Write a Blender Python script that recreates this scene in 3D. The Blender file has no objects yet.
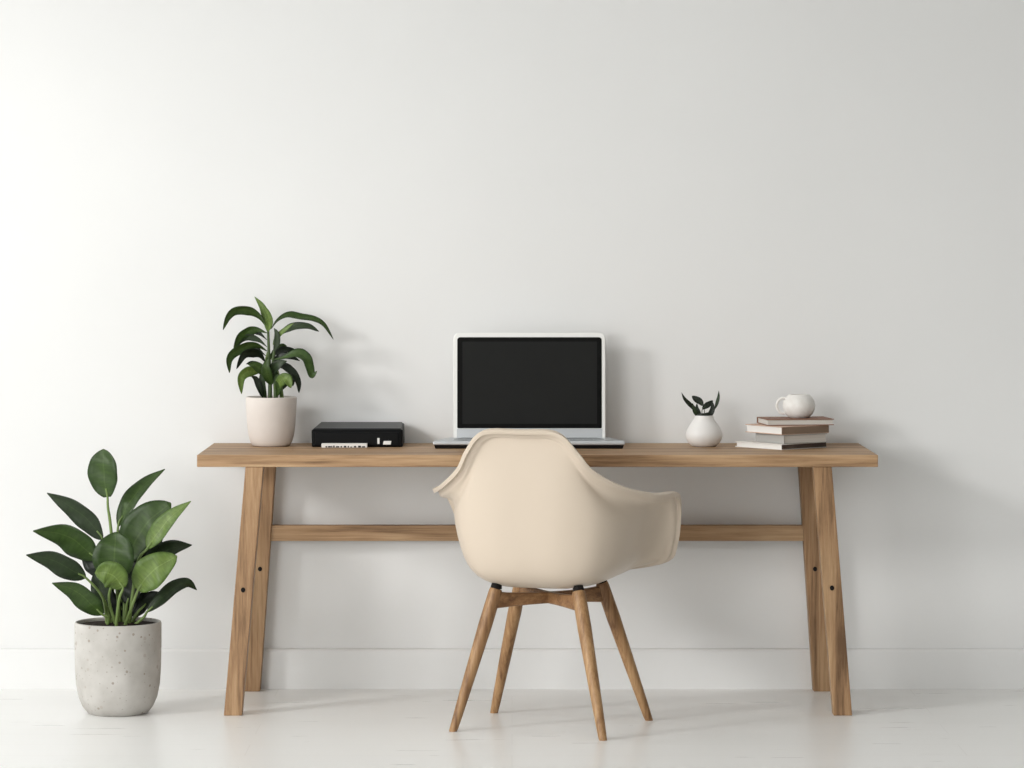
import bpy, bmesh, math, random
from mathutils import Vector, Matrix
random.seed(7)
S = bpy.context.scene
COL = S.collection

# ------------------------------------------------------------------ camera model
F, DC, CZ, HOR = 3400.0, 9.7, 1.3818, 230.0      # focal length in px, camera distance to the desk front, eye height, horizon row

def W(px, py, y):
    d = DC + y
    return Vector(((px - 512.0) * d / F, y, CZ - (py - HOR) * d / F))

def X(px, y): return (px - 512.0) * (DC + y) / F

WALL_Y = 0.55
DESK_Z = 0.74

# ------------------------------------------------------------------ materials
def new_mat(name, color, rough=0.5, spec=0.5, coat=0.0, metal=0.0):
    m = bpy.data.materials.new(name); m.use_nodes = True
    p = m.node_tree.nodes['Principled BSDF']
    p.inputs['Base Color'].default_value = (*color, 1)
    p.inputs['Roughness'].default_value = rough
    p.inputs['Specular IOR Level'].default_value = spec
    p.inputs['Coat Weight'].default_value = coat
    p.inputs['Metallic'].default_value = metal
    return m

def nd(m, t, **kw):
    n = m.node_tree.nodes.new(t)
    for k, v in kw.items(): setattr(n, k, v)
    return n

def ramp(m, stops):
    r = nd(m, 'ShaderNodeValToRGB')
    e = r.color_ramp.elements
    while len(e) < len(stops): e.new(0.5)
    for i, (pos, c) in enumerate(stops):
        e[i].position = pos; e[i].color = (*c, 1) if len(c) == 3 else c
    return r

def noise_mat(name, c1, c2, scale=(5, 5, 5), nscale=1.0, rough=0.5, spec=0.5, detail=4, bump=0.0, lo=0.3, hi=0.7):
    m = new_mat(name, c1, rough, spec); L = m.node_tree.links; p = m.node_tree.nodes['Principled BSDF']
    tc = nd(m, 'ShaderNodeTexCoord'); mp = nd(m, 'ShaderNodeMapping'); mp.inputs['Scale'].default_value = scale
    n = nd(m, 'ShaderNodeTexNoise'); n.inputs['Scale'].default_value = nscale; n.inputs['Detail'].default_value = detail
    L.new(tc.outputs['Object'], mp.inputs['Vector']); L.new(mp.outputs['Vector'], n.inputs['Vector'])
    r = ramp(m, [(lo, c1), (hi, c2)])
    L.new(n.outputs['Fac'], r.inputs['Fac']); L.new(r.outputs['Color'], p.inputs['Base Color'])
    if bump:
        b = nd(m, 'ShaderNodeBump'); b.inputs['Strength'].default_value = bump; b.inputs['Distance'].default_value = 0.002
        L.new(n.outputs['Fac'], b.inputs['Height']); L.new(b.outputs['Normal'], p.inputs['Normal'])
    return m

def wood_mat(name, light, mid, dark, axis='x', rough=0.5, fine=1.0):
    """long grain running along one axis: broad figure, fine streaks and a few darker knots"""
    m = new_mat(name, mid, rough, 0.35); L = m.node_tree.links; p = m.node_tree.nodes['Principled BSDF']
    tc = nd(m, 'ShaderNodeTexCoord')
    def mapped(a, b):
        mp = nd(m, 'ShaderNodeMapping')
        mp.inputs['Scale'].default_value = {'x': (a, b, b), 'y': (b, a, b), 'z': (b, b, a)}[axis]
        L.new(tc.outputs['Object'], mp.inputs['Vector']); return mp
    n1 = nd(m, 'ShaderNodeTexNoise'); n1.inputs['Scale'].default_value = 1; n1.inputs['Detail'].default_value = 3
    n1.inputs['Distortion'].default_value = 0.8
    L.new(mapped(1.6, 22 * fine).outputs[0], n1.inputs['Vector'])
    n2 = nd(m, 'ShaderNodeTexNoise'); n2.inputs['Scale'].default_value = 1; n2.inputs['Detail'].default_value = 6
    n2.inputs['Roughness'].default_value = 0.7
    L.new(mapped(4, 120 * fine).outputs[0], n2.inputs['Vector'])
    mx = nd(m, 'ShaderNodeMix'); mx.inputs['Factor'].default_value = 0.5
    L.new(n1.outputs['Fac'], mx.inputs['A']); L.new(n2.outputs['Fac'], mx.inputs['B'])
    r = ramp(m, [(0.36, dark), (0.5, mid), (0.64, light)])
    L.new(mx.outputs['Result'], r.inputs['Fac'])
    L.new(r.outputs['Color'], p.inputs['Base Color'])
    b = nd(m, 'ShaderNodeBump'); b.inputs['Strength'].default_value = 0.15; b.inputs['Distance'].default_value = 0.001
    L.new(mx.outputs['Result'], b.inputs['Height']); L.new(b.outputs['Normal'], p.inputs['Normal'])
    return m

def leaf_mat(name, c_edge, c_mid, c_rib, rough=0.4):
    m = new_mat(name, c_mid, rough, 0.28); L = m.node_tree.links; p = m.node_tree.nodes['Principled BSDF']
    uv = nd(m, 'ShaderNodeUVMap'); sx = nd(m, 'ShaderNodeSeparateXYZ'); L.new(uv.outputs['UV'], sx.inputs['Vector'])
    r = ramp(m, [(0.0, c_edge), (0.38, c_mid), (0.47, c_mid), (0.5, c_rib), (0.53, c_mid), (0.62, c_mid), (1.0, c_edge)])
    L.new(sx.outputs['X'], r.inputs['Fac'])
    # side veins and blotches
    mp = nd(m, 'ShaderNodeMapping'); mp.inputs['Scale'].default_value = (2, 14, 1); L.new(uv.outputs['UV'], mp.inputs['Vector'])
    n = nd(m, 'ShaderNodeTexNoise'); n.inputs['Scale'].default_value = 1.3; L.new(mp.outputs['Vector'], n.inputs['Vector'])
    rr = ramp(m, [(0.3, (0.78, 0.78, 0.78)), (0.7, (1.18, 1.18, 1.12))]); L.new(n.outputs['Fac'], rr.inputs['Fac'])
    mx = nd(m, 'ShaderNodeMix', data_type='RGBA', blend_type='MULTIPLY'); mx.inputs['Factor'].default_value = 1
    L.new(r.outputs['Color'], mx.inputs[6]); L.new(rr.outputs['Color'], mx.inputs[7])
    L.new(mx.outputs[2], p.inputs['Base Color'])
    return m

M = {}
M['wall'] = noise_mat('wall_paint', (0.80, 0.80, 0.795), (0.82, 0.82, 0.815), (1, 1, 1), 1.5, 0.85, 0.2)
M['taupe'] = noise_mat('fill_cutting_taupe', (0.27, 0.26, 0.245), (0.29, 0.28, 0.265), (1, 1, 1), 1.5, 0.85, 0.2)  # taupe invented for the unseen walls, to cut fill on the chair
M['board'] = new_mat('baseboard_paint', (0.81, 0.81, 0.805), 0.5, 0.35)
M['oak_x'] = wood_mat('oak_along', (0.53, 0.355, 0.205), (0.385, 0.235, 0.123), (0.165, 0.09, 0.043), 'x')
M['oak_z'] = wood_mat('oak_upright', (0.48, 0.31, 0.17), (0.335, 0.197, 0.10), (0.135, 0.072, 0.034), 'z')
M['beech'] = wood_mat('chair_wood', (0.47, 0.29, 0.145), (0.33, 0.185, 0.085), (0.15, 0.072, 0.03), 'z', 0.42, 1.3)
M['beech_x'] = wood_mat('chair_brace_wood', (0.36, 0.205, 0.095), (0.25, 0.13, 0.058), (0.13, 0.062, 0.028), 'x', 0.42, 1.3)
M['cream'] = new_mat('cream_plastic', (0.635, 0.54, 0.44), 0.36, 0.35)
M['rubber'] = new_mat('black_rubber', (0.010, 0.008, 0.007), 0.6, 0.12)
M['black'] = new_mat('black_casing', (0.004, 0.0045, 0.005), 0.45, 0.12)
M['gloss'] = new_mat('black_gloss', (0.003, 0.0035, 0.004), 0.35, 0.14)
M['blacktop'] = new_mat('charcoal_lid', (0.014, 0.014, 0.015), 0.38, 0.22)
M['screen'] = new_mat('dark_screen', (0.013, 0.0135, 0.013), 0.5, 0.12)
M['bezel'] = new_mat('screen_bezel', (0.003, 0.003, 0.003), 0.45, 0.1)
M['alu'] = new_mat('aluminium', (0.56, 0.58, 0.60), 0.38, 0.5, metal=0.5)
M['alupale'] = new_mat('pale_aluminium', (0.86, 0.86, 0.84), 0.4, 0.5, metal=0.15)
M['key'] = new_mat('keyboard', (0.30, 0.31, 0.32), 0.5, 0.3)
M['paper'] = new_mat('paper', (0.82, 0.80, 0.77), 0.8, 0.2)
M['ink'] = new_mat('ink', (0.03, 0.03, 0.03), 0.7, 0.2)
M['beigepot'] = noise_mat('beige_ceramic', (0.65, 0.59, 0.545), (0.71, 0.65, 0.605), (6, 6, 6), 2, 0.6, 0.3)
M['white'] = new_mat('white_ceramic', (0.84, 0.82, 0.80), 0.45, 0.4)
M['cup'] = noise_mat('cup_glaze', (0.86, 0.84, 0.81), (0.78, 0.75, 0.71), (30, 30, 30), 2, 0.5, 0.4)
M['soil'] = noise_mat('soil', (0.012, 0.009, 0.007), (0.04, 0.03, 0.022), (60, 60, 60), 2, 0.95, 0.1, bump=0.6)
M['stem'] = noise_mat('stem', (0.13, 0.20, 0.05), (0.20, 0.28, 0.09), (20, 20, 6), 2, 0.5, 0.4)
M['darkstem'] = noise_mat('dark_stem', (0.03, 0.055, 0.015), (0.07, 0.11, 0.03), (20, 20, 6), 2, 0.5, 0.4)
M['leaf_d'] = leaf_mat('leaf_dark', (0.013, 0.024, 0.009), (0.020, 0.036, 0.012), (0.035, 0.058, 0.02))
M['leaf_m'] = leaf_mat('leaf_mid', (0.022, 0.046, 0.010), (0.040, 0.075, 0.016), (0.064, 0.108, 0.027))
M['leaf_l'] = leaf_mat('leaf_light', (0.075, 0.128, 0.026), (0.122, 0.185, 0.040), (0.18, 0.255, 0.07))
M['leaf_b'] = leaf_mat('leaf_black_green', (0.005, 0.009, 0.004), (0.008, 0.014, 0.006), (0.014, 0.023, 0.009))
M['bk_white'] = new_mat('cover_white', (0.80, 0.78, 0.75), 0.6, 0.3)
M['bk_grey'] = new_mat('cover_grey', (0.44, 0.43, 0.41), 0.6, 0.3)
M['bk_tan'] = new_mat('cover_tan', (0.60, 0.42, 0.33), 0.6, 0.3)
M['bk_brown'] = new_mat('cover_brown', (0.28, 0.20, 0.145), 0.6, 0.3)
M['bk_red'] = new_mat('cover_redbrown', (0.25, 0.125, 0.08), 0.6, 0.3)
M['bk_dark'] = new_mat('spine_dark', (0.10, 0.075, 0.06), 0.6, 0.3)
M['pages'] = noise_mat('page_block', (0.74, 0.71, 0.66), (0.58, 0.55, 0.51), (1, 1, 600), 1, 0.85, 0.15)

def stone_mat():
    m = new_mat('speckled_stone', (0.6, 0.58, 0.55), 0.75, 0.25); L = m.node_tree.links; p = m.node_tree.nodes['Principled BSDF']
    tc = nd(m, 'ShaderNodeTexCoord')
    n = nd(m, 'ShaderNodeTexNoise'); n.inputs['Scale'].default_value = 14; n.inputs['Detail'].default_value = 5
    L.new(tc.outputs['Object'], n.inputs['Vector'])
    base = ramp(m, [(0.35, (0.45, 0.43, 0.40)), (0.68, (0.57, 0.55, 0.52))]); L.new(n.outputs['Fac'], base.inputs['Fac'])
    last = base.outputs['Color']
    for sc, thr, c, seed in ((46, 0.17, (0.34, 0.30, 0.26), 0.0), (80, 0.17, (0.40, 0.37, 0.33), 3.0), (30, 0.15, (0.44, 0.40, 0.36), 7.0)):
        mp = nd(m, 'ShaderNodeMapping'); mp.inputs['Location'].default_value = (seed, seed, seed); L.new(tc.outputs['Object'], mp.inputs['Vector'])
        wn = nd(m, 'ShaderNodeTexNoise'); wn.inputs['Scale'].default_value = 60; L.new(mp.outputs['Vector'], wn.inputs['Vector'])
        v = nd(m, 'ShaderNodeTexVoronoi'); v.inputs['Scale'].default_value = sc
        L.new(mp.outputs['Vector'], v.inputs['Vector'])
        # only some of the cells hold a chip
        sep = nd(m, 'ShaderNodeSeparateColor'); L.new(v.outputs['Color'], sep.inputs['Color'])
        gt = nd(m, 'ShaderNodeMath', operation='GREATER_THAN'); gt.inputs[1].default_value = 0.5; L.new(sep.outputs['Red'], gt.inputs[0])
        sm = nd(m, 'ShaderNodeMath', operation='MULTIPLY_ADD'); sm.inputs[1].default_value = 0.25; sm.inputs[2].default_value = 0; L.new(wn.outputs['Fac'], sm.inputs[0])
        ad = nd(m, 'ShaderNodeMath', operation='ADD'); L.new(v.outputs['Distance'], ad.inputs[0]); L.new(sm.outputs[0], ad.inputs[1])
        lt = nd(m, 'ShaderNodeMath', operation='LESS_THAN'); lt.inputs[1].default_value = thr + 0.125; L.new(ad.outputs[0], lt.inputs[0])
        ml = nd(m, 'ShaderNodeMath', operation='MULTIPLY'); L.new(lt.outputs[0], ml.inputs[0]); L.new(gt.outputs[0], ml.inputs[1])
        mx = nd(m, 'ShaderNodeMix', data_type='RGBA'); L.new(ml.outputs[0], mx.inputs['Factor'])
        L.new(last, mx.inputs[6]); mx.inputs[7].default_value = (*c, 1); last = mx.outputs[2]
    L.new(last, p.inputs['Base Color'])
    b = nd(m, 'ShaderNodeBump'); b.inputs['Strength'].default_value = 0.15; b.inputs['Distance'].default_value = 0.002
    L.new(n.outputs['Fac'], b.inputs['Height']); L.new(b.outputs['Normal'], p.inputs['Normal'])
    return m
M['stone'] = stone_mat()

def floor_mat():
    m = new_mat('white_floor_boards', (0.8, 0.8, 0.79), 0.3, 0.4); L = m.node_tree.links; p = m.node_tree.nodes['Principled BSDF']
    tc = nd(m, 'ShaderNodeTexCoord')
    br = nd(m, 'ShaderNodeTexBrick'); br.offset = 0.37; br.offset_frequency = 2
    br.inputs['Scale'].default_value = 1; br.inputs['Brick Width'].default_value = 1.9; br.inputs['Row Height'].default_value = 0.19
    br.inputs['Mortar Size'].default_value = 0.0016; br.inputs['Mortar Smooth'].default_value = 0.4
    br.inputs['Color1'].default_value = (0.915, 0.915, 0.90, 1); br.inputs['Color2'].default_value = (0.94, 0.938, 0.925, 1)
    br.inputs['Mortar'].default_value = (0.865, 0.86, 0.845, 1)
    L.new(tc.outputs['Object'], br.inputs['Vector'])
    mp = nd(m, 'ShaderNodeMapping'); mp.inputs['Scale'].default_value = (2.2, 30, 1); L.new(tc.outputs['Object'], mp.inputs['Vector'])
    n = nd(m, 'ShaderNodeTexNoise'); n.inputs['Scale'].default_value = 1; n.inputs['Detail'].default_value = 5; L.new(mp.outputs['Vector'], n.inputs['Vector'])
    r = ramp(m, [(0.25, (0.985, 0.985, 0.98)), (0.6, (1, 1, 1))]); L.new(n.outputs['Fac'], r.inputs['Fac'])
    mx = nd(m, 'ShaderNodeMix', data_type='RGBA', blend_type='MULTIPLY'); mx.inputs['Factor'].default_value = 1
    L.new(br.outputs['Color'], mx.inputs[6]); L.new(r.outputs['Color'], mx.inputs[7])
    # a few worn scuffs
    mp2 = nd(m, 'ShaderNodeMapping'); mp2.inputs['Scale'].default_value = (2.6, 9, 1); mp2.inputs['Location'].default_value = (1.3, 0.4, 0)
    L.new(tc.outputs['Object'], mp2.inputs['Vector'])
    n2 = nd(m, 'ShaderNodeTexNoise'); n2.inputs['Scale'].default_value = 1; n2.inputs['Detail'].default_value = 8; n2.inputs['Roughness'].default_value = 0.65
    L.new(mp2.outputs['Vector'], n2.inputs['Vector'])
    r2 = ramp(m, [(0.70, (1, 1, 1)), (0.78, (0.84, 0.83, 0.80))]); L.new(n2.outputs['Fac'], r2.inputs['Fac'])
    mx2 = nd(m, 'ShaderNodeMix', data_type='RGBA', blend_type='MULTIPLY'); mx2.inputs['Factor'].default_value = 1
    L.new(mx.outputs[2], mx2.inputs[6]); L.new(r2.outputs['Color'], mx2.inputs[7])
    L.new(mx2.outputs[2], p.inputs['Base Color'])
    rr = ramp(m, [(0.3, (0.27,) * 3), (0.7, (0.34,) * 3)]); L.new(n.outputs['Fac'], rr.inputs['Fac']); L.new(rr.outputs['Color'], p.inputs['Roughness'])
    return m
M['floor'] = floor_mat()

# ------------------------------------------------------------------ objects
def thing(name, label, cat, loc, group=None):
    o = bpy.data.objects.new(name, None); COL.objects.link(o)
    o.location = loc; o.empty_display_size = 0.05
    o['label'] = label; o['category'] = cat; o['origin'] = list(loc)
    if group: o['group'] = group
    return o

def obj(name, bm, m, parent=None, smooth=False, label=None, angle=None):
    """one mesh object; bm is in world coordinates, the object's origin is that of its thing"""
    o0 = Vector(parent['origin']) if parent is not None else Vector((0, 0, 0))
    if parent is not None: bmesh.ops.translate(bm, verts=bm.verts, vec=-o0)
    bmesh.ops.recalc_face_normals(bm, faces=bm.faces)
    me = bpy.data.meshes.new(name); bm.to_mesh(me); bm.free()
    for mm in (m if isinstance(m, (list, tuple)) else [m]): me.materials.append(mm)
    if smooth: me.shade_smooth()
    o = bpy.data.objects.new(name, me); COL.objects.link(o)
    if parent is not None: o.parent = parent; o['origin'] = list(o0)
    if label: o['label'] = label
    if smooth and angle is not None:
        me.set_sharp_from_angle(angle=math.radians(angle))
    return o

def add_hexa(bm, lo, hi, bev=0.0, seg=2):
    """prism between two quads (each 4 points, same order)"""
    vs = [bm.verts.new(p) for p in list(lo) + list(hi)]
    fs = [bm.faces.new([vs[i] for i in q]) for q in ((3, 2, 1, 0), (4, 5, 6, 7), (0, 1, 5, 4), (1, 2, 6, 5), (2, 3, 7, 6), (3, 0, 4, 7))]
    if bev:
        es = set(e for f in fs for e in f.edges)
        bmesh.ops.bevel(bm, geom=list(es), offset=bev, segments=seg, affect='EDGES', profile=0.5)
    return vs

def rect(x0, x1, y0, y1, z):
    return [Vector((x0, y0, z)), Vector((x1, y0, z)), Vector((x1, y1, z)), Vector((x0, y1, z))]

def add_box(bm, x0, x1, y0, y1, z0, z1, bev=0.0, seg=2):
    return add_hexa(bm, rect(x0, x1, y0, y1, z0), rect(x0, x1, y0, y1, z1), bev, seg)

def add_lathe(bm, prof, c, n=48, closed_top=False, closed_bot=False):
    rings = []
    for r, z in prof:
        if r < 1e-6: rings.append([bm.verts.new((c[0], c[1], c[2] + z))])
        else: rings.append([bm.verts.new((c[0] + r * math.cos(2 * math.pi * i / n), c[1] + r * math.sin(2 * math.pi * i / n), c[2] + z)) for i in range(n)])
    for a, b in zip(rings, rings[1:]):
        for i in range(n):
            j = (i + 1) % n
            if len(a) == 1 and len(b) == 1: continue
            if len(a) == 1: bm.faces.new((a[0], b[j], b[i]))
            elif len(b) == 1: bm.faces.new((a[i], a[j], b[0]))
            else: bm.faces.new((a[i], a[j], b[j], b[i]))
    if closed_bot and len(rings[0]) > 1: bm.faces.new(rings[0][::-1])
    if closed_top and len(rings[-1]) > 1: bm.faces.new(rings[-1])

def cr(pts, n):
    """Catmull-Rom samples through pts, n per span"""
    P = [Vector(p) for p in pts]
    P = [2 * P[0] - P[1]] + P + [2 * P[-1] - P[-2]]
    out = []
    for i in range(1, len(P) - 2):
        for k in range(n):
            t = k / n
            a, b, c, d = P[i - 1], P[i], P[i + 1], P[i + 2]
            out.append(0.5 * ((2 * b) + (c - a) * t + (2 * a - 5 * b + 4 * c - d) * t * t + (3 * b - a - 3 * c + d) * t ** 3))
    out.append(P[-2].copy())
    return out

def add_tube(bm, pts, radii, n=10, smooth_n=6):
    if smooth_n:
        rs = []
        for i in range(len(radii) - 1):
            rs += [radii[i] + (radii[i + 1] - radii[i]) * k / smooth_n for k in range(smooth_n)]
        rs.append(radii[-1]); ps = cr(pts, smooth_n)
    else: ps, rs = [Vector(p) for p in pts], radii
    rings = []; ref = None
    for i, p in enumerate(ps):
        t = (ps[min(i + 1, len(ps) - 1)] - ps[max(i - 1, 0)]).normalized()
        if ref is None: ref = t.orthogonal().normalized()
        u = (ref - ref.dot(t) * t).normalized(); ref = u; v = t.cross(u)
        rings.append([bm.verts.new(p + rs[i] * (u * math.cos(2 * math.pi * k / n) + v * math.sin(2 * math.pi * k / n))) for k in range(n)])
    for a, b in zip(rings, rings[1:]):
        for k in range(n): bm.faces.new((a[k], a[(k + 1) % n], b[(k + 1) % n], b[k]))
    bm.faces.new(rings[0][::-1]); bm.faces.new(rings[-1])

# ------------------------------------------------------------------ setting
def structure(name, bm, m, **kw):
    o = obj(name, bm, m, **kw); o['kind'] = 'structure'; return o
bm = bmesh.new(); add_box(bm, -5.0, 5.0, -12.0, WALL_Y + 0.12, -0.1, 0.0); structure('floor', bm, M['floor'])
bm = bmesh.new(); add_box(bm, -5.0, 5.0, WALL_Y, WALL_Y + 0.12, 0.0, 3.0); structure('wall_back', bm, M['wall'])
bm = bmesh.new(); add_box(bm, -4.0, 3.72, -12.0, WALL_Y + 0.12, 3.0, 3.12); structure('ceiling', bm, M['wall'])
bm = bmesh.new(); add_box(bm, 3.6, 3.72, -12.0, WALL_Y, 0.0, 3.0); structure('wall_right', bm, M['taupe'])
bm = bmesh.new(); add_box(bm, 0.4, 3.6, -12.0, -11.88, 0.0, 3.0); structure('unseen_front_wall', bm, M['taupe'])  # unseen half wall, placed so the fill enters from the front left
bm = bmesh.new()   # baseboard with an eased top edge
yb = WALL_Y - 0.018
prof = [(WALL_Y, 0.0), (yb, 0.0), (yb, 0.112), (yb + 0.002, 0.117), (yb + 0.006, 0.1205), (WALL_Y, 0.121)]
ends = [[bm.verts.new((x, y, z)) for y, z in prof] for x in (-5.0, 5.0)]
for i in range(len(prof)):
    j = (i + 1) % len(prof); bm.faces.new((ends[0][i], ends[0][j], ends[1][j], ends[1][i]))
bm.faces.new(ends[0]); bm.faces.new(ends[1][::-1])
structure('baseboard_back', bm, M['board'])

# ------------------------------------------------------------------ desk
desk = thing('writing_desk', 'long oak trestle desk with splayed legs against the white wall', 'desk', (0.073, 0.27, 0.0))
DB = 0.543
bm = bmesh.new(); add_box(bm, -0.899, 1.0445, 0.0, DB, DESK_Z - 0.0345, DESK_Z, 0.0022, 2)
obj('desktop', bm, M['oak_x'], desk)
def leg(xt, xb, w, y0, y1, kick=0.0):
    bm = bmesh.new()
    add_hexa(bm, rect(xb, xb + w, y0 - kick, y1 - kick, 0.0), rect(xt, xt + w, y0, y1, DESK_Z - 0.0345), 0.002, 2)
    return obj('leg', bm, M['oak_z'], desk)
LEGS = [(-0.761, -0.820, 0.051, 0.004, 0.056, 0.032), (-0.757, -0.806, 0.051, 0.478, 0.53),
        (0.860, 0.915, 0.053, 0.004, 0.056, 0.032), (0.857, 0.903, 0.053, 0.478, 0.53)]
legs = [leg(*a) for a in LEGS]
bm = bmesh.new(); add_box(bm, -0.757 - 0.049 * 0.36 + 0.03, 0.857 + 0.046 * 0.36 + 0.02, 0.486, 0.522, 0.450, 0.4965, 0.002, 2)
obj('stretcher', bm, M['oak_x'], desk)
for (px, py, y), lg in zip(((243, 590, -0.0125), (260, 569, 0.478), (832, 588, -0.0125), (815, 569, 0.478)), legs):
    p = W(px, py, y); bm = bmesh.new()
    r = 0.0062
    rings = []
    for rr, yy in ((r, 0.002), (r, -0.0012), (r * 0.8, -0.002)):
        rings.append([bm.verts.new((p.x + rr * math.cos(i * math.pi / 8), p.y + yy, p.z + rr * 1.15 * math.sin(i * math.pi / 8))) for i in range(16)])
    for a, b in zip(rings, rings[1:]):
        for i in range(16): bm.faces.new((a[i], a[(i + 1) % 16], b[(i + 1) % 16], b[i]))
    bm.faces.new(rings[0]); bm.faces.new(rings[-1])
    obj('knot', bm, M['rubber'], lg, label='small dark wood knot')  # raised disc modelled in place of a dark knot in the wood

# ------------------------------------------------------------------ chair
CX, CY = 0.104, -0.222
TH = math.radians(-17.0)
ca, sa = math.cos(TH), math.sin(TH)
def ch(x, y, z): return Vector((CX + ca * x - sa * y, CY + sa * x + ca * y, z))
chair = thing('armchair', 'cream plastic shell armchair on four splayed wooden legs, pulled up to the desk', 'chair', (CX, CY, 0.0))
cols = [
 [(0, -.115, .397), (0, -.185, .447), (0, -.215, .60), (0, -.245, .800), (0, -.258, .832)],
 [(.06, -.115, .397), (.088, -.182, .447), (.10, -.212, .60), (.084, -.242, .795), (.097, -.256, .829)],
 [(.105, -.105, .398), (.157, -.160, .450), (.178, -.185, .60), (.132, -.228, .752), (.144, -.240, .780)],
 [(.13, -.08, .40), (.192, -.12, .453), (.221, -.14, .59), (.176, -.188, .690), (.180, -.206, .725)],
 [(.14, -.045, .40), (.210, -.07, .455), (.245, -.08, .57), (.228, -.122, .638), (.243, -.138, .677)],
 [(.145, 0, .40), (.219, -.01, .456), (.256, -.01, .56), (.266, -.028, .620), (.304, -.034, .650)],
 [(.145, .05, .40), (.222, .05, .456), (.261, .055, .555), (.282, .06, .616), (.330, .06, .647)],
 [(.145, .09, .40), (.222, .10, .455), (.263, .11, .545), (.296, .125, .604), (.331, .130, .634)],
 [(.143, .12, .40), (.219, .135, .452), (.264, .155, .52), (.296, .170, .558), (.322, .186, .572)],
 [(.14, .14, .40), (.214, .165, .442), (.258, .192, .478), (.285, .204, .495), (.306, .214, .498)],
 [(.13, .15, .40), (.20, .187, .428), (.240, .212, .440), (.262, .228, .446), (.276, .236, .450)],
 [(.09, .15, .40), (.125, .195, .415), (.150, .225, .421), (.165, .240, .424), (.172, .250, .424)],
 [(0, .15, .40), (0, .20, .411), (0, .23, .414), (0, .243, .412), (0, .252, .406)],
]
# a rolled lip beyond the rim
for c in cols:
    x, y, zz = c[4]; d = Vector((x, y - 0.03)).normalized()
    k = min(1.0, max(0.0, (zz - .40) / .1))
    c[4] = (x - d.x * .005, y - d.y * .005, zz - .005 - .011 * k)          # the crease under the lip
    c.append((x + d.x * .004, y + d.y * .004, zz - .002))
    c.append((x + d.x * .015, y + d.y * .015, zz - .006))
cols = [[(x, y, zz) for x, y, zz in c] for c in cols]
SHELL = 7
full = cols + [[(-p[0], p[1], p[2]) for p in c] for c in cols[-2:0:-1]]
def spl(P, i, t, closed):
    n = len(P)
    g = (lambda k: P[k % n]) if closed else (lambda k: P[k] if 0 <= k < n else (2 * P[0] - P[1] if k < 0 else 2 * P[-1] - P[-2]))
    a, b, c, d = g(i - 1), g(i), g(i + 1), g(i + 2)
    return 0.5 * ((2 * b) + (c - a) * t + (2 * a - 5 * b + 4 * c - d) * t * t + (3 * b - a - 3 * c + d) * t ** 3)
SUBU, SUBV = 5, 5
rows = []
centre = Vector((0, 0.01, 0.396))
for lv in range(SHELL):
    rows.append([Vector(c[lv]) for c in full])
dense = []      # dense[u] = list over v
for u in range(len(full)):
    for k in range(SUBU):
        ring = [spl(rows[lv], u, k / SUBU, True) for lv in range(SHELL)]
        line = [centre.lerp(ring[0], 0.45)] + ring
        out = []
        for i in range(len(line) - 1):
            for q in range(SUBV): out.append(spl(line, i, q / SUBV, False))
        out.append(line[-1]); dense.append(out)
bm = bmesh.new()
SHX = -0.006
vv = [[bm.verts.new(ch(p[0] + SHX, p[1], p[2])) for p in line] for line in dense]
cv = bm.verts.new(ch(centre.x + SHX, centre.y, centre.z)); NU = len(vv)
for u in range(NU):
    a, b = vv[u], vv[(u + 1) % NU]
    bm.faces.new((cv, a[0], b[0]))
    for q in range(len(a) - 1): bm.faces.new((a[q], a[q + 1], b[q + 1], b[q]))
shell = obj('seat_shell', bm, M['cream'], chair, smooth=True)
md = shell.modifiers.new('Thick', 'SOLIDIFY'); md.thickness = 0.011; md.offset = 1
md2 = shell.modifiers.new('Round', 'BEVEL'); md2.width = 0.0045; md2.segments = 3; md2.limit_method = 'ANGLE'; md2.angle_limit = math.radians(50)
tops = {}
B_ = 0.118
FEET = {(-1, -1): (-.1626, -.329), (-1, 1): (-.0515, .030), (1, -1): (.2464, -.4935), (1, 1): (.386, -.119)}
for sx, sy in ((-1, -1), (-1, 1), (1, -1), (1, 1)):
    top, foot = ch(sx * B_, sy * B_, 0.391), Vector((*FEET[(sx, sy)], 0.0))
    bm = bmesh.new(); d = foot - top
    pts = [top + Vector((0, 0, 0.0)), top + d * 0.03, top + d * 0.25, top + d * 0.6, top + d * 0.97, foot]
    add_tube(bm, pts, [0.0150, 0.0188, 0.0195, 0.0162, 0.0118, 0.0105], 20, 4)
    for v in bm.verts:
        if v.co.z < 0.002: v.co.z = 0.0
    lg = obj('leg', bm, M['beech'], chair, smooth=True, angle=50)
    bm = bmesh.new(); add_lathe(bm, [(0.0, 0.0), (0.0155, 0.0), (0.0155, 0.008), (0.012, 0.017), (0.0, 0.017)], (top.x, top.y, 0.3895), 20)
    obj('spacer', bm, M['rubber'], lg, smooth=True, angle=40, label='black rubber spacer')
for (s1, s2) in (((-1, -1), (1, 1)), ((-1, 1), (1, -1))):
    p, q = ch(s1[0] * (B_ + .004), s1[1] * (B_ + .004), 0), ch(s2[0] * (B_ + .004), s2[1] * (B_ + .004), 0)
    d = (q - p); nrm = Vector((-d.y, d.x, 0)).normalized() * 0.012
    bm = bmesh.new(); prev = None; N = 16; first = None
    for i in range(N + 1):
        t = i / N; c = p + d * t; e = abs(2 * t - 1)
        zt = 0.3735 + 0.010 * e ** 3; zb = 0.3425 - 0.006 * e ** 2
        ring = [bm.verts.new((c + s * nrm + Vector((0, 0, z)))) for s, z in ((-1, zb + .003), (-1, zt - .003), (-.7, zt), (.7, zt), (1, zt - .003), (1, zb + .003), (.7, zb), (-.7, zb))]
        if prev:
            for k in range(8): bm.faces.new((prev[k], prev[(k + 1) % 8], ring[(k + 1) % 8], ring[k]))
        else: bm.faces.new(ring)
        prev = ring
    bm.faces.new(prev[::-1])
    obj('cross_brace', bm, M['beech_x'], chair)

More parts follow.
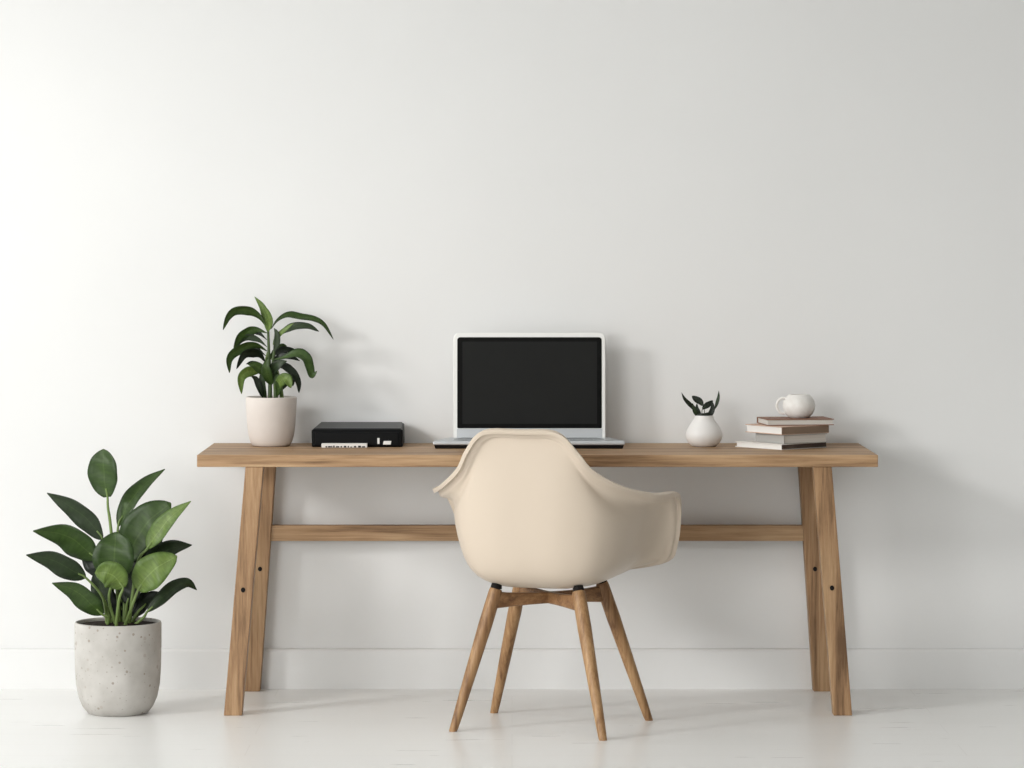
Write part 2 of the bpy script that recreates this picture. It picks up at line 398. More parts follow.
# ------------------------------------------------------------------ leaves
def make_leaf(parent, pts, width, mat, roll=0.0, shape='oval', fold=0.18, n=7, name='leaf', thick=0.0009):
    """a blade along a centre line (world points); width in metres; roll turns the blade about its midrib"""
    ps = cr(pts, n); N = len(ps) - 1
    bm = bmesh.new(); uvl = bm.loops.layers.uv.new('UVMap')
    grid = []; prev_s = None
    for i, p in enumerate(ps):
        t = i / N
        T = (ps[min(i + 1, N)] - ps[max(i - 1, 0)]).normalized()
        view = Vector((0.0, -1.0, 0.12)).normalized()
        s = T.cross(view)
        if s.length < 0.15 and prev_s is not None: s = prev_s.copy()
        s = (s - s.dot(T) * T).normalized()
        if prev_s is not None and s.dot(prev_s) < 0: s = -s
        prev_s = s
        nv = s.cross(T).normalized()
        if nv.y > 0: nv = -nv
        a = math.radians(roll)
        side = s * math.cos(a) + nv * math.sin(a); up = nv * math.cos(a) - s * math.sin(a)
        if shape == 'oval': w = math.sin(math.pi * min(1, 0.03 + 0.97 * t)) ** 0.62
        elif shape == 'lance': w = (math.sin(math.pi * t ** 0.8) ** 0.85) if t < 1 else 0
        elif shape == 'tipwide': w = (math.sin(math.pi * t ** 1.35) ** 0.7) if t < 1 else 0
        else: w = min(1, 0.12 + t * 2.3) ** 1.3 * (1 - t ** 3.2) ** 0.75      # strap
        w = max(w, 0.035) * width / 2
        row = []
        for k in range(7):
            u = (k - 3) / 3
            off = side * (u * w) + up * (fold * w * (u * u) + 0.05 * w * math.sin(t * 17 + k))
            row.append((bm.verts.new(p + off), (k / 6, t)))
        grid.append(row)
    for a, b in zip(grid, grid[1:]):
        for k in range(6):
            q = (a[k], a[k + 1], b[k + 1], b[k])
            f = bm.faces.new([v for v, _ in q])
            for lp, (_, uv) in zip(f.loops, q): lp[uvl].uv = uv
    o = obj(name, bm, mat, parent, smooth=True)
    sd = o.modifiers.new('Thick', 'SOLIDIFY'); sd.thickness = thick; sd.offset = 0
    return o

def stalk(parent, pts, r0, r1, mat, name='leaf_stem'):
    bm = bmesh.new(); n = len(pts)
    add_tube(bm, pts, [r0 + (r1 - r0) * i / (n - 1) for i in range(n)], 8, 5)
    return obj(name, bm, mat, parent, smooth=True)

# ------------------------------------------------------------------ floor plant
FY = 0.03
pc = Vector((X(118, FY), FY, 0.0))
PR = 43.3 * (DC + FY) / F
floor_plant = thing('potted_plant', 'large broad-leaved plant in a speckled stone pot on the floor left of the desk', 'plant', pc)
PH = 0.262
prof = [(0, 0.004), (PR * .60, 0.004), (PR * .64, 0.0), (PR * .70, 0.003), (PR * .82, 0.022), (PR * .905, 0.047), (PR * .965, 0.085), (PR * .99, 0.13), (PR, 0.19), (PR, PH - .006), (PR - .0015, PH - .001), (PR - .004, PH),
        (PR - .0065, PH - .001), (PR - .0075, PH - .005), (PR - .0075, PH - .06), (0, PH - .06)]
bm = bmesh.new(); add_lathe(bm, prof, pc, 64); obj('pot', bm, M['stone'], floor_plant, smooth=True, angle=60)
bm = bmesh.new(); add_lathe(bm, [(0, 0.006), (PR * .3, 0.005), (PR * .6, 0.002), (PR - .0077, 0.0), (PR - .0077, -.03), (0, -.03)], pc + Vector((0, 0, PH - .010)), 40)
obj('soil', bm, M['soil'], floor_plant, smooth=True, label='dark potting soil')

def fl(px, py, dy): return W(px, py, FY + dy)
PXM = (DC + FY) / F
def base_pt(bx, dy): return Vector((pc.x + bx, FY + dy, PH - .02))
# (base x offset, base depth offset, blade points (px, py, depth), width px, roll, shape, material)
FLEAF = [
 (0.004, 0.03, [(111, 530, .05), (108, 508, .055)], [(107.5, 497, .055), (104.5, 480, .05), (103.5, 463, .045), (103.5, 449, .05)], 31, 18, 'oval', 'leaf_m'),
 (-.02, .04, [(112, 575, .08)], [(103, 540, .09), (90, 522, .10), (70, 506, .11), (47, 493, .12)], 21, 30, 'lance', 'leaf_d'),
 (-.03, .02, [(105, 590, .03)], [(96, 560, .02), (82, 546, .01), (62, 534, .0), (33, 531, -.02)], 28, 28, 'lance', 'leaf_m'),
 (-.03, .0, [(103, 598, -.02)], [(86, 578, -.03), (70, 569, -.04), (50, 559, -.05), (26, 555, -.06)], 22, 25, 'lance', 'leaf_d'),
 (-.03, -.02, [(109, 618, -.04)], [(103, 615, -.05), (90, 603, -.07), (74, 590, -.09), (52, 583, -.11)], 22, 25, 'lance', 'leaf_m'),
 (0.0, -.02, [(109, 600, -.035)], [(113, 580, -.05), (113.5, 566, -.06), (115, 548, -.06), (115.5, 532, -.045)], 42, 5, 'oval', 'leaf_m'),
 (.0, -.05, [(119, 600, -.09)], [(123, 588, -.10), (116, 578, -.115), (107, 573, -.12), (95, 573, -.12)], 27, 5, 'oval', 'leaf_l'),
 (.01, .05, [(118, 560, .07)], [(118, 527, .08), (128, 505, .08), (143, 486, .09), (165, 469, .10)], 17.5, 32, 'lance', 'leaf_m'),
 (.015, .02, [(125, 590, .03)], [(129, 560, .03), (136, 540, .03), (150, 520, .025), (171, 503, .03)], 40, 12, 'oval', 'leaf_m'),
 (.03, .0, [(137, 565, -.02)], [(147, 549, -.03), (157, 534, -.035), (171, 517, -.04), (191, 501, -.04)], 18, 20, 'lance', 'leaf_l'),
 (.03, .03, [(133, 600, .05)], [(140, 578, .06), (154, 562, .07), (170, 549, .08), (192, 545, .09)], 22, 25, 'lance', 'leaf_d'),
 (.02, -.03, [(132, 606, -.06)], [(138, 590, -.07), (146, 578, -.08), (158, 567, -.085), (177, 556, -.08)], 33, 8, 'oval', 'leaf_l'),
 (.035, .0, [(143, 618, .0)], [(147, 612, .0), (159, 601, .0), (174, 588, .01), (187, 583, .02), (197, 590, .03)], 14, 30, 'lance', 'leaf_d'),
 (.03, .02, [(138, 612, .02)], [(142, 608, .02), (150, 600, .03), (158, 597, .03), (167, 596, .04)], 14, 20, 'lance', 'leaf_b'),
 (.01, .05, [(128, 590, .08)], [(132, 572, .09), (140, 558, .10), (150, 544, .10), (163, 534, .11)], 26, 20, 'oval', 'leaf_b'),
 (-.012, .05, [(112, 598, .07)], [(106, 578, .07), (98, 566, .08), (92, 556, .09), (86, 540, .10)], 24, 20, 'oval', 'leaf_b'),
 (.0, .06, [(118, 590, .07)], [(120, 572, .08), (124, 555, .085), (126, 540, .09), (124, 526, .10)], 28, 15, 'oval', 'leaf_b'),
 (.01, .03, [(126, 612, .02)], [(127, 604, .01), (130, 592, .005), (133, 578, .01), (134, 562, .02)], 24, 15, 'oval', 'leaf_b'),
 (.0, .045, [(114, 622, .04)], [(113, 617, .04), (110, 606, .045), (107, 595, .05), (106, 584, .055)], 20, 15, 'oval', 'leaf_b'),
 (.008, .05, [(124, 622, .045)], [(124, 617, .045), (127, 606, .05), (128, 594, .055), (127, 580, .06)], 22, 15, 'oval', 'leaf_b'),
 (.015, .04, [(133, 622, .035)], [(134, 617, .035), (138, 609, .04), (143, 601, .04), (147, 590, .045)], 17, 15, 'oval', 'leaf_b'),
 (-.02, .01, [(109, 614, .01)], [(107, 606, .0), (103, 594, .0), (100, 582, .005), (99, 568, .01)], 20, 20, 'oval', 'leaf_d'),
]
for bx, by, st, bl, w, roll, shp, mt in FLEAF:
    blade = [fl(*p) for p in bl]
    lf = make_leaf(floor_plant, blade, w * PXM / max(0.75, math.cos(math.radians(roll))), M[mt], roll, shp, 0.2)
    # the stem runs from the soil up into the blade's midrib
    inner = cr(blade, 6)[3]
    stalk(lf, [base_pt(bx, by)] + [fl(*p) for p in st] + [blade[0], inner], 0.0052, 0.0024, M['stem'])

# ------------------------------------------------------------------ desk plant
DY = 0.405
dc = Vector((X(271.3, DY), DY, DESK_Z))
K = (DC + DY) / F
DR = 25.6 * K; DH = 0.1465
desk_plant = thing('potted_plant', 'small plant with arching leaves in a smooth beige pot on the desk', 'plant', dc)
prof = [(0, 0.002), (DR * .62, 0.002), (DR * .66, 0.0), (DR * .74, 0.003), (DR * .82, 0.013), (DR * .89, 0.032), (DR * .945, 0.065), (DR * .975, 0.10), (DR, DH - .004), (DR - .0015, DH - .0005), (DR - .004, DH),
        (DR - .006, DH - .002), (DR - .0065, DH - .03), (0, DH - .03)]
bm = bmesh.new(); add_lathe(bm, prof, dc, 56); obj('pot', bm, M['beigepot'], desk_plant, smooth=True, angle=60)
bm = bmesh.new(); add_lathe(bm, [(0, 0.004), (DR * .5, 0.002), (DR - .0066, 0), (DR - .0066, -.016), (0, -.016)], dc + Vector((0, 0, DH - .009)), 32)
obj('soil', bm, M['soil'], desk_plant, smooth=True, label='dark potting soil')
def dp(px, py, dy): return W(px, py, DY + dy)
STEMS = [[(270, 400, 0), (270, 380, 0), (269, 355, .0), (268, 326, .005)], [(264, 400, .015), (263, 385, .012), (265, 366, .01), (268, 352, .005)],
         [(276, 400, -.01), (275, 383, -.01), (273, 362, -.005), (277, 336, 0)], [(282, 401, .01), (281, 390, .01), (278, 374, .005), (272, 358, .0)]]
for i, s in enumerate(STEMS):
    stalk(desk_plant, [dp(*p) for p in s], 0.0068, 0.0035, M['stem' if i % 2 else 'darkstem'], 'stem')
DLEAF = [
 ([(268, 332, 0), (267, 320, -.01), (262.5, 307, -.012), (254.5, 296.5, -.01)], 10, 10, 'lance', 'leaf_l'),
 ([(268, 332, -.004), (270, 322, -.015), (267, 312, -.02), (263, 305, -.02)], 8, 10, 'lance', 'leaf_l'),
 ([(267, 328, 0), (260, 317, -.02), (249, 310.5, -.035), (236, 310.5, -.045), (228, 317, -.05), (223, 330, -.055)], 11, 38, 'strap', 'leaf_m'),
 ([(267, 333, .01), (257, 329.5, .02), (247, 332, .03), (239, 338, .035), (233.5, 350, .04)], 11, 34, 'strap', 'leaf_m'),
 ([(267, 347, .0), (259, 340, .02), (249, 337, .035), (240, 341, .05), (233, 352, .06)], 8, 30, 'strap', 'leaf_d'),
 ([(267, 351, -.01), (257, 345.5, -.03), (246, 347, -.045), (235, 352, -.055), (229, 360, -.06), (229.5, 373, -.06)], 12, 34, 'strap', 'leaf_m'),
 ([(266, 363, 0), (260, 355, -.02), (251, 352.5, -.035), (243, 356, -.045), (236.5, 369, -.05)], 11, 30, 'strap', 'leaf_b'),
 ([(266, 370, -.01), (256, 371, -.03), (247, 372, -.045), (241, 379, -.055), (241.5, 394, -.06)], 13, 20, 'strap', 'leaf_l'),
 ([(271, 329, 0), (278, 320, .01), (288, 315, .02), (301, 317, .03), (314, 319, .035), (324, 325, .04), (333.5, 339.5, .045)], 9, 34, 'strap', 'leaf_m'),
 ([(276, 340, 0), (284, 331, -.015), (296, 326.5, -.03), (308, 326.5, -.04), (319, 331.5, -.045)], 10.5, 30, 'strap', 'leaf_d'),
 ([(271, 358, 0), (280, 351, .02), (289, 350, .03), (298, 352, .04)], 9, 28, 'strap', 'leaf_b'),
 ([(273, 360, -.01), (285, 357, -.03), (297, 353, -.045), (306, 358, -.055), (309.5, 367, -.06), (312, 376, -.065), (317, 371, -.07)], 13, 25, 'strap', 'leaf_m'),
 ([(273, 366, -.01), (284, 367, -.03), (293, 373, -.04), (298, 382, -.045), (299, 393, -.05)], 10, 25, 'strap', 'leaf_b'),
 ([(270, 378, -.02), (262, 370, -.04), (255, 365, -.05), (248, 364.5, -.055)], 12, 10, 'lance', 'leaf_m'),
 ([(271, 380, -.02), (272, 371, -.035), (279, 364, -.05), (287, 361, -.055)], 13, 10, 'lance', 'leaf_d'),
 ([(272, 385, -.02), (268, 376, -.04), (266, 367, -.05), (268, 358, -.05)], 13, 8, 'lance', 'leaf_m'),
 ([(276, 390, -.02), (281, 381, -.04), (287, 379, -.05), (291, 388, -.055)], 14, 5, 'oval', 'leaf_l'),
 ([(275, 395, .02), (283, 384, .03), (290, 378, .035), (293, 386, .04)], 12, 5, 'oval', 'leaf_d'),
 ([(263, 398, .0), (260, 388, -.01), (256, 379, -.015), (251, 376, -.02)], 8, 15, 'lance', 'leaf_b'),
 ([(274, 352, -.006), (277, 343, -.012), (277, 334, -.014), (274, 328, -.012)], 8, 12, 'lance', 'leaf_d'),
 ([(267, 340, .02), (259, 333, .03), (250, 331, .04), (243, 333, .05)], 6, 20, 'strap', 'leaf_b'),
 ([(266, 356, .01), (256, 348, .02), (245, 347, .03), (236, 350, .04)], 6.5, 20, 'strap', 'leaf_b'),
 ([(272, 362, .01), (281, 356, .0), (291, 357, -.01), (300, 361, -.02)], 8, 15, 'lance', 'leaf_b'),
 ([(270, 372, .01), (278, 365, .01), (288, 366, .0), (296, 371, .0)], 7, 15, 'lance', 'leaf_b'),
 ([(268, 374, .01), (260, 366, .01), (252, 363, .0), (246, 364, .0)], 7, 15, 'lance', 'leaf_b'),
 ([(273, 345, .0), (278, 336, -.01), (287, 328, -.02), (294, 323, -.025)], 6, 15, 'lance', 'leaf_l'),
 ([(277, 396, -.02), (279, 388, -.03), (278, 379, -.035), (275, 371, -.03)], 9, 8, 'oval', 'leaf_m'),
 ([(266, 398, .0), (263, 388, -.01), (262, 378, -.015), (264, 369, -.015)], 8, 8, 'oval', 'leaf_d'),
 ([(269, 360, .02), (276, 351, .03), (282, 346, .035), (287, 346, .04)], 8, 10, 'lance', 'leaf_m'),
]
for pts, w, roll, shp, mt in DLEAF:
    make_leaf(desk_plant, [dp(*p) for p in pts], 0.82 * w * K / max(0.8, math.cos(math.radians(roll))), M[mt], roll, shp, 0.22, thick=0.0007)

# ------------------------------------------------------------------ printer
prn_y = 0.345
px0, px1 = X(311.3, prn_y), X(403, prn_y)
printer = thing('compact_printer', 'flat black box printer with a white paper strip at its front, on the desk', 'printer', ((px0 + px1) / 2, prn_y + .09, DESK_Z))
pz = W(0, 428.8, prn_y).z
y0, y1 = prn_y, prn_y + 0.19
bm = bmesh.new()
add_hexa(bm, rect(px0 + .001, px1 - .001, y0 + .002, y1, DESK_Z), [Vector((px0, y0, pz - .002)), Vector((px1, y0, pz - .002)), Vector((px1 - .002, y1, pz + .007)), Vector((px0 + .014, y1, pz + .007))], 0.005, 3)
obj('casing', bm, M['black'], printer)
bm = bmesh.new()
add_hexa(bm, [Vector((px0 + .006, y0 + .004, pz - .004)), Vector((px1 - .006, y0 + .004, pz - .004)), Vector((px1 - .008, y1 - .004, pz + .003)), Vector((px0 + .019, y1 - .004, pz + .003))],
         [Vector((px0 + .006, y0 + .006, pz + .001)), Vector((px1 - .006, y0 + .006, pz + .001)), Vector((px1 - .008, y1 - .006, pz + .010)), Vector((px0 + .019, y1 - .006, pz + .010))], 0.0015, 2)
obj('lid', bm, M['blacktop'], printer, label='charcoal lid')
bm = bmesh.new(); zb = W(0, 446, prn_y).z
add_box(bm, px0 + .012, px1 - .012, y0 - .0015, y0 + .006, DESK_Z + .006, pz - .010, 0.002, 2)
fp = obj('front_panel', bm, M['gloss'], printer)
sx0, sx1 = X(322, prn_y), X(367.5, prn_y)
bm = bmesh.new(); add_box(bm, sx0, sx1, y0 - .030, y0 + .02, DESK_Z + .0004, DESK_Z + .0124, 0.001, 1)
tray = obj('paper_strip', bm, M['paper'], printer, label='white paper strip')
bm = bmesh.new()
rr = random.Random(3); xx = sx0 + .012
while xx < sx1 - .014:
    wd = rr.uniform(.003, .011); add_box(bm, xx, xx + wd, y0 - .0304, y0 - .0298, DESK_Z + .0012, DESK_Z + .0012 + rr.uniform(.0025, .0055)); xx += wd + rr.uniform(.001, .006)
obj('printed_marks', bm, M['ink'], tray)
bm = bmesh.new(); add_box(bm, X(377.4, prn_y), X(379.6, prn_y), y0 - .0035, y0 + .001, W(0, 444, prn_y).z, W(0, 438, prn_y).z, 0.0008, 2)
obj('indicator', bm, M['alupale'], printer, label='slim white indicator')
bm = bmesh.new()
xa, xb_, za, zc = X(383, prn_y), X(391.5, prn_y), W(0, 444.6, prn_y).z, W(0, 440.9, prn_y).z
add_hexa(bm, [Vector((xa, y0 - .0035, za)), Vector((xb_ - .002, y0 - .0035, za)), Vector((xb_ - .002, y0 + .001, za)), Vector((xa, y0 + .001, za))],
         [Vector((xa + .002, y0 - .0035, zc)), Vector((xb_, y0 - .0035, zc)), Vector((xb_, y0 + .001, zc)), Vector((xa + .002, y0 + .001, zc))], 0.001, 2)
obj('button', bm, M['alupale'], printer, label='white slanted button')

# ------------------------------------------------------------------ laptop
lf_y, lh_y = 0.275, 0.425
bx0, bx1 = X(432.5, lf_y), X(625.5, lf_y)
hx0, hx1 = X(453.5, lh_y), X(605.5, lh_y)
laptop = thing('laptop', 'open silver laptop with a blank dark screen in the middle of the desk', 'laptop', ((bx0 + bx1) / 2, lf_y + .1, DESK_Z))
zt = DESK_Z + 0.0235
def quad(ax0, ax1, ay, cx0, cx1, cy, z): return [Vector((ax0, ay, z)), Vector((ax1, ay, z)), Vector((cx1, cy, z)), Vector((cx0, cy, z))]
hb0, hb1 = hx0 - .012, hx1 + .012
bm = bmesh.new(); add_hexa(bm, quad(bx0, bx1, lf_y, hb0, hb1, lh_y + .02, DESK_Z + .0105), quad(bx0 + .001, bx1 - .001, lf_y + .001, hb0, hb1, lh_y + .02, zt), 0.004, 3)
deck = obj('keyboard_base', bm, M['alu'], laptop)
bm = bmesh.new(); add_hexa(bm, quad(bx0 + .008, bx1 - .008, lf_y + .006, hb0 + .006, hb1 - .006, lh_y + .012, DESK_Z), quad(bx0 + .004, bx1 - .004, lf_y + .003, hb0 + .003, hb1 - .003, lh_y + .015, DESK_Z + .0108), 0.001, 1)
obj('underside', bm, M['rubber'], laptop, label='dark underside')
# keys
bm = bmesh.new()
for r in range(5):
    y = lf_y + .052 + r * .0165
    t = (y - lf_y) / (lh_y - lf_y); kx0 = bx0 + (hb0 - bx0) * t + .045; kx1 = bx1 + (hb1 - bx1) * t - .045; n = 14
    for k in range(n):
        a = kx0 + (kx1 - kx0) * k / n
        add_box(bm, a + .0012, a + (kx1 - kx0) / n - .0012, y, y + .0142, zt - .0005, zt + .0012)
obj('keys', bm, M['key'], deck)
bm = bmesh.new(); xm = (bx0 + bx1) / 2; add_box(bm, xm - .055, xm + .055, lf_y + .008, lf_y + .046, zt - .0005, zt + .0004, 0.0002, 1)
obj('touchpad', bm, M['alupale'], deck)
# lid: upright slab leaning back a little, rounded corners
zl0 = DESK_Z + .0215
ztop = W(0, 332.6, lh_y + .02).z
LEAN = math.radians(3.0)
Hh = (ztop - zl0) / math.cos(LEAN)
def lidpt(u, v, n): return Vector((u, lh_y + v * math.sin(LEAN) + n * math.cos(LEAN), zl0 + v * math.cos(LEAN) - n * math.sin(LEAN)))
def rrect(x0, x1, v0, v1, r, rb=None, n=8):
    rb = r if rb is None else rb; out = []
    for cx, cv, a0, q in ((x1 - rb, v0 + rb, -90, rb), (x1 - r, v1 - r, 0, r), (x0 + r, v1 - r, 90, r), (x0 + rb, v0 + rb, 180, rb)):
        for k in range(n + 1):
            a = math.radians(a0 + 90 * k / n); out.append((cx + q * math.cos(a), cv + q * math.sin(a)))
    return out
def slab(bm, outline, n0, n1, ch_=0.0):
    """rounded panel between two depths; ch_ eases the front and back rims"""
    cxm = sum(p[0] for p in outline) / len(outline); cvm = sum(p[1] for p in outline) / len(outline)
    hw = max(abs(p[0] - cxm) for p in outline); hv = max(abs(p[1] - cvm) for p in outline)
    def ring(n, ins): return [bm.verts.new(lidpt(cxm + (u - cxm) * (1 - ins / hw), cvm + (v - cvm) * (1 - ins / hv), n)) for u, v in outline]
    rs = [ring(n0, ch_), ring(n0 + ch_, 0), ring(n1 - ch_, 0), ring(n1, ch_)] if ch_ else [ring(n0, 0), ring(n1, 0)]
    for a, b in zip(rs, rs[1:]):
        for i in range(len(a)): bm.faces.new((a[i], a[(i + 1) % len(a)], b[(i + 1) % len(a)], b[i]))
    bm.faces.new(rs[0][::-1]); bm.faces.new(rs[-1])
bm = bmesh.new(); slab(bm, rrect(hx0, hx1, 0, Hh, 0.017, 0.003), 0.0, 0.011, 0.0018)
lid = obj('lid', bm, M['alupale'], laptop)
kz = (DC + lh_y) / F
vb = (W(0, 428.3, lh_y).z - zl0); vt = Hh - 4.6 * kz
bxl, bxr = X(457.2, lh_y), X(601.8, lh_y)
bm = bmesh.new(); slab(bm, rrect(bxl, bxr, vb, vt, 0.0085, 0.004), -0.0012, 0.001)
bz = obj('bezel', bm, M['bezel'], lid, label='black screen bezel')
bm = bmesh.new(); slab(bm, rrect(bxl + .0155, bxr - .014, vb + .013, vt - .013, 0.002), -0.0018, -0.0008)
obj('screen', bm, M['screen'], lid, label='dark blank screen')
bm = bmesh.new(); slab(bm, rrect(hx0 + .010, hx1 - .010, 0.001, vb - .0008, 0.001), -0.0010, 0.001)
obj('chin', bm, M['alu'], lid, label='grey strip under the screen')
bm = bmesh.new()
p0 = Vector((hx0 + .03, lh_y + .006, zt + .001)); p1 = Vector((hx1 - .03, lh_y + .006, zt + .001))
add_tube(bm, [p0, p1], [0.005, 0.005], 12, 0); obj('hinge', bm, M['alu'], laptop, smooth=True, angle=40)

# ------------------------------------------------------------------ vase
VY = 0.385
kv = (DC + VY) / F
vc = Vector((X(704, VY), VY, DESK_Z))
vase = thing('vase', 'small white pear-shaped vase holding dark green leaves, between the laptop and the books', 'vase', vc)
R_ = 18.6 * kv
VH = W(0, 415.4, VY).z - DESK_Z
prof = [(0, .001), (R_ * .5, .001), (R_ * .55, 0), (R_ * .66, .002), (R_ * .84, .011), (R_ * .96, .022), (R_, .032), (R_ * .97, .043), (R_ * .86, .056), (R_ * .70, .069), (R_ * .56, .079), (R_ * .50, VH - .003), (R_ * .49, VH),
        (R_ * .44, VH), (R_ * .43, VH - .004), (R_ * .5, VH - .02), (R_ * .6, VH - .04), (0, VH - .045)]
bm = bmesh.new(); add_lathe(bm, prof, vc, 48); obj('vase_body', bm, M['white'], vase, smooth=True, angle=60)
def vp(px, py, dy): return W(px, py, VY + dy)
VL = [
 ([(701, 418, 0), (695.5, 410, -.006), (689, 403.5, -.012), (684.5, 398.5, -.014), (681.5, 392.5, -.014)], 4.4, 10, 'lance', 'leaf_b'),
 ([(703, 405.5, .006), (700, 401.5, .008), (696, 399, .010), (692, 396, .011)], 6.5, 5, 'oval', 'leaf_b'),
 ([(703, 418.5, -.002), (697, 414, -.010), (694, 409, -.012), (692.5, 403, -.011)], 4.6, 8, 'lance', 'leaf_d'),
 ([(702.5, 409, .002), (706, 406, .003), (709, 404, .004), (713, 400.5, .006)], 6.0, 5, 'oval', 'leaf_b'),
 ([(705, 418.5, -.002), (710, 414.5, -.007), (712.5, 409, -.008), (712.5, 402, -.007)], 5.4, 8, 'oval', 'leaf_b'),
 ([(697, 414.5, -.012), (701, 415.5, -.018), (705, 415, -.019), (710, 412.5, -.017)], 4.4, 5, 'oval', 'leaf_b'),
 ([(701, 419, -.004), (699, 413, -.010), (697, 408, -.010), (697, 403, -.006)], 4.0, 5, 'lance', 'leaf_b'),
 ([(715, 409, .002), (717, 403, .003), (718.5, 397, .004), (718.8, 390.5, .004)], 3.4, 10, 'lance', 'leaf_d'),
]
for i, (pts, w, roll, shp, mt) in enumerate(VL):
    lfo = make_leaf(vase, [vp(*p) for p in pts], w * kv, M[mt], roll, shp, 0.2, thick=0.0006)
    if i == 1: stalk(lfo, [vp(704, 421, 0), vp(704.5, 412, .003), vp(703, 405.5, .006), vp(700, 401.5, .008)], .0012, .0008, M['darkstem'])
    if i == 3: stalk(lfo, [vp(703, 421, 0), vp(702, 414, .001), vp(702.5, 409, .002), vp(706, 406, .003)], .0012, .0008, M['darkstem'])
    if i == 5: stalk(lfo, [vp(703, 421, 0), vp(701, 417, -.010), vp(701, 415.5, -.018)], .0012, .0008, M['darkstem'])
    if i == 7: stalk(lfo, [vp(706, 420, 0), vp(709, 415, 0), vp(713, 411.5, .001), vp(715, 409, .002), vp(716.6, 404, .003)], .0011, .0007, M['darkstem'])

# ------------------------------------------------------------------ books
GRP = 'books stacked on the desk'
def book(name, label, corner, dL, dR, z0, h, cover, spine, spine_mat, pages):
    """dL, dR: the two horizontal edges leaving the corner nearest the viewer; spine = side that is bound"""
    c = Vector((corner[0], corner[1], 0)); a = Vector((*dL, 0)); b = Vector((*dR, 0)); ua, ub = a.normalized(), b.normalized()
    t = thing(name, label, 'book', (c.x + (a.x + b.x) / 2, c.y + (a.y + b.y) / 2, z0), GRP)
    th, ins = 0.0022, 0.004
    def q(i0, i1, j0, j1, z):
        pts = [c + ua * i0 + ub * j0, c + ua * i0 + ub * j1, c + ua * i1 + ub * j1, c + ua * i1 + ub * j0]
        return [Vector((p.x, p.y, z)) for p in pts]
    A, B = a.length, b.length
    bm = bmesh.new()
    add_hexa(bm, q(0, A, 0, B, z0), q(0, A, 0, B, z0 + th), 0.0006, 1)
    add_hexa(bm, q(0, A, 0, B, z0 + h - th), q(0, A, 0, B, z0 + h), 0.0006, 1)
    obj('cover', bm, cover, t)
    sp = {'left': (0, A, 0, th), 'right': (0, th, 0, B), 'far': (A - th, A, 0, B)}[spine]
    bm = bmesh.new(); add_hexa(bm, q(sp[0], sp[1], sp[2], sp[3], z0 + th * .8), q(sp[0], sp[1], sp[2], sp[3], z0 + h - th * .8), 0.0005, 1)
    obj('spine', bm, spine_mat, t)
    i0, i1, j0, j1 = ins, A - ins, ins, B - ins
    if spine == 'left': j0 = th
    elif spine == 'right': i0 = th
    else: i1 = A - th
    bm = bmesh.new(); add_hexa(bm, q(i0, i1, j0, j1, z0 + th), q(i0, i1, j0, j1, z0 + h - th))
    obj('pages', bm, pages, t, label='pale page block')
    return t
BY = 0.215
z = DESK_Z
book('book', 'white book with a dark spine, lowest in the stack, directly on the desk', (X(782, BY), BY), (-.127, .155), (.141, .1234), z, .0165, M['bk_white'], 'right', M['bk_dark'], M['paper']); z += .0167
book('book', 'grey book with pale pages, second from the bottom of the stack', (X(784, BY + .01), BY + .01), (-.073, .138), (.134, .0825), z, .0265, M['bk_grey'], 'left', M['bk_grey'], M['pages']); z += .0267
book('book', 'tan book with a brown spine, just under the topmost book', (X(782, BY + .004), BY + .004), (-.097, .148), (.147, .1054), z, .024, M['bk_tan'], 'right', M['bk_brown'], M['paper']); z += .0242
book('book', 'thin red-brown book on top of the stack, under the round white cup', (X(767, BY + .06), BY + .06), (-.020, .140), (.200, .0286), z, .0185, M['bk_red'], 'far', M['bk_red'], M['pages']); z += .0187

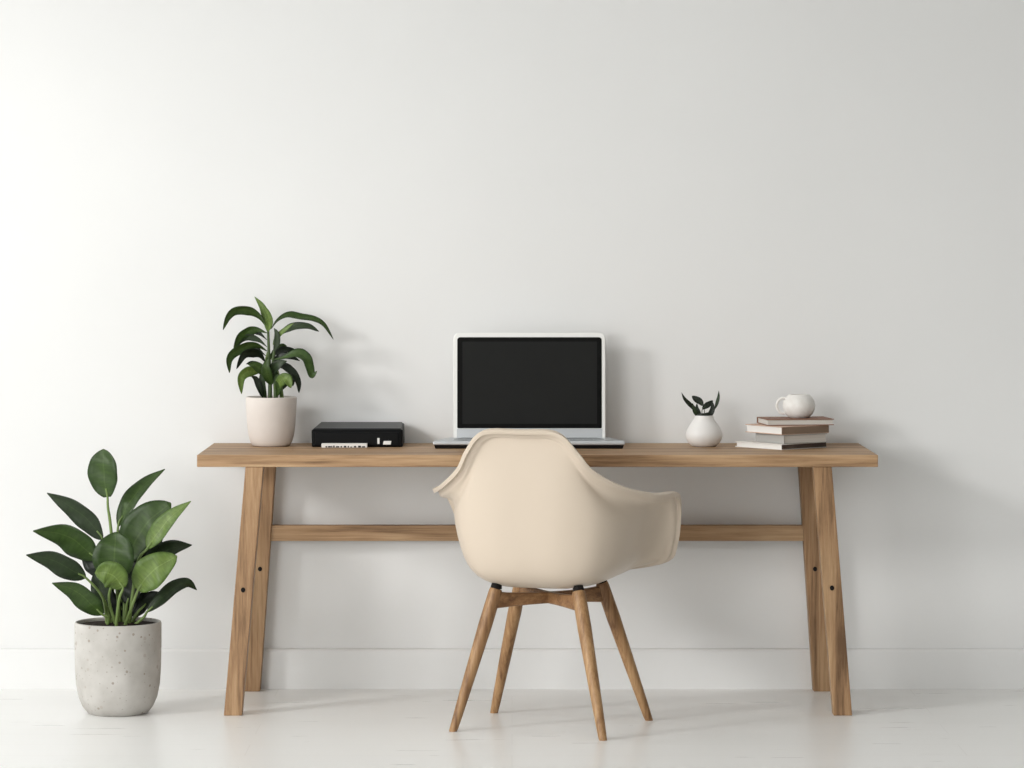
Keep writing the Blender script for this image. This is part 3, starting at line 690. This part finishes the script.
# ------------------------------------------------------------------ cup
UY = BY + .05 + .10
ku = (DC + UY) / F
uc = Vector((X(799, UY), UY, z))
cup = thing('cup', 'round white ceramic cup with a loop handle, on top of the book stack', 'cup', uc)
R_ = 16.3 * ku; UH = 0.069
prof = [(0, .002), (R_ * .48, .002), (R_ * .5, 0), (R_ * .6, .001), (R_ * .82, .010), (R_ * .95, .022), (R_, .035), (R_ * .95, .049), (R_ * .82, .060), (R_ * .66, UH - .002), (R_ * .62, UH),
        (R_ * .57, UH - .001), (R_ * .62, UH - .008), (R_ * .8, UH - .02), (R_ * .88, .033), (R_ * .7, .014), (0, .008)]
bm = bmesh.new(); add_lathe(bm, prof, uc, 48); obj('cup_body', bm, M['cup'], cup, smooth=True, angle=60)
bm = bmesh.new()
hp = [(R_ * -.80, .058), (R_ * -1.12, .057), (R_ * -1.34, .044), (R_ * -1.34, .028), (R_ * -1.14, .015), (R_ * -.86, .013)]
add_tube(bm, [uc + Vector((x, -.004, zz)) for x, zz in hp], [.0042] * 6, 12, 6); obj('handle', bm, M['cup'], cup, smooth=True, angle=60)

# ------------------------------------------------------------------ light
world = bpy.data.worlds.new('World'); S.world = world; world.use_nodes = True
bg = world.node_tree.nodes['Background']; bg.inputs['Color'].default_value = (0.99, 1.0, 0.985, 1); bg.inputs['Strength'].default_value = 1.22
def area(name, loc, target, sx, sy, power, col):
    l = bpy.data.lights.new(name, 'AREA'); l.shape = 'RECTANGLE'; l.size = sx; l.size_y = sy; l.energy = power; l.color = col
    o = bpy.data.objects.new(name, l); COL.objects.link(o); o.location = loc
    o.rotation_euler = (Vector(target) - Vector(loc)).to_track_quat('-Z', 'Y').to_euler(); return o
KEY = Vector((0.0, 0.5, 0.55)) + Vector((-1.35, -1.0, 0.60)) * 7.5
area('window_daylight', KEY, (0.1, 0.3, 0.6), 1.9, 2.0, 560, (1.0, 0.995, 0.975))
area('front_fill', (-4.8, -9.0, 2.1), (0.5, 0.1, 0.4), 3.6, 2.6, 255, (1.0, 1.0, 0.985))  # added fill lamp left of the camera, no such source known

# ------------------------------------------------------------------ camera
cd = bpy.data.cameras.new('camera'); cam = bpy.data.objects.new('camera', cd); COL.objects.link(cam)
cam.location = (0, -DC, CZ); cam.rotation_euler = (math.radians(90), 0, 0)
cd.sensor_width = 36; cd.sensor_fit = 'HORIZONTAL'; cd.lens = 36 * F / 1024; cd.shift_x = 0; cd.shift_y = -(384 - HOR) / 1024
cd.clip_end = 100
S.camera = cam
for o in S.objects:
    if 'origin' in o: del o['origin']
v = S.view_settings
S.display_settings.display_device = 'sRGB'
v.view_transform = 'Standard'; v.look = 'None'; v.gamma = 1; v.use_curve_mapping = False; v.exposure = -0.02
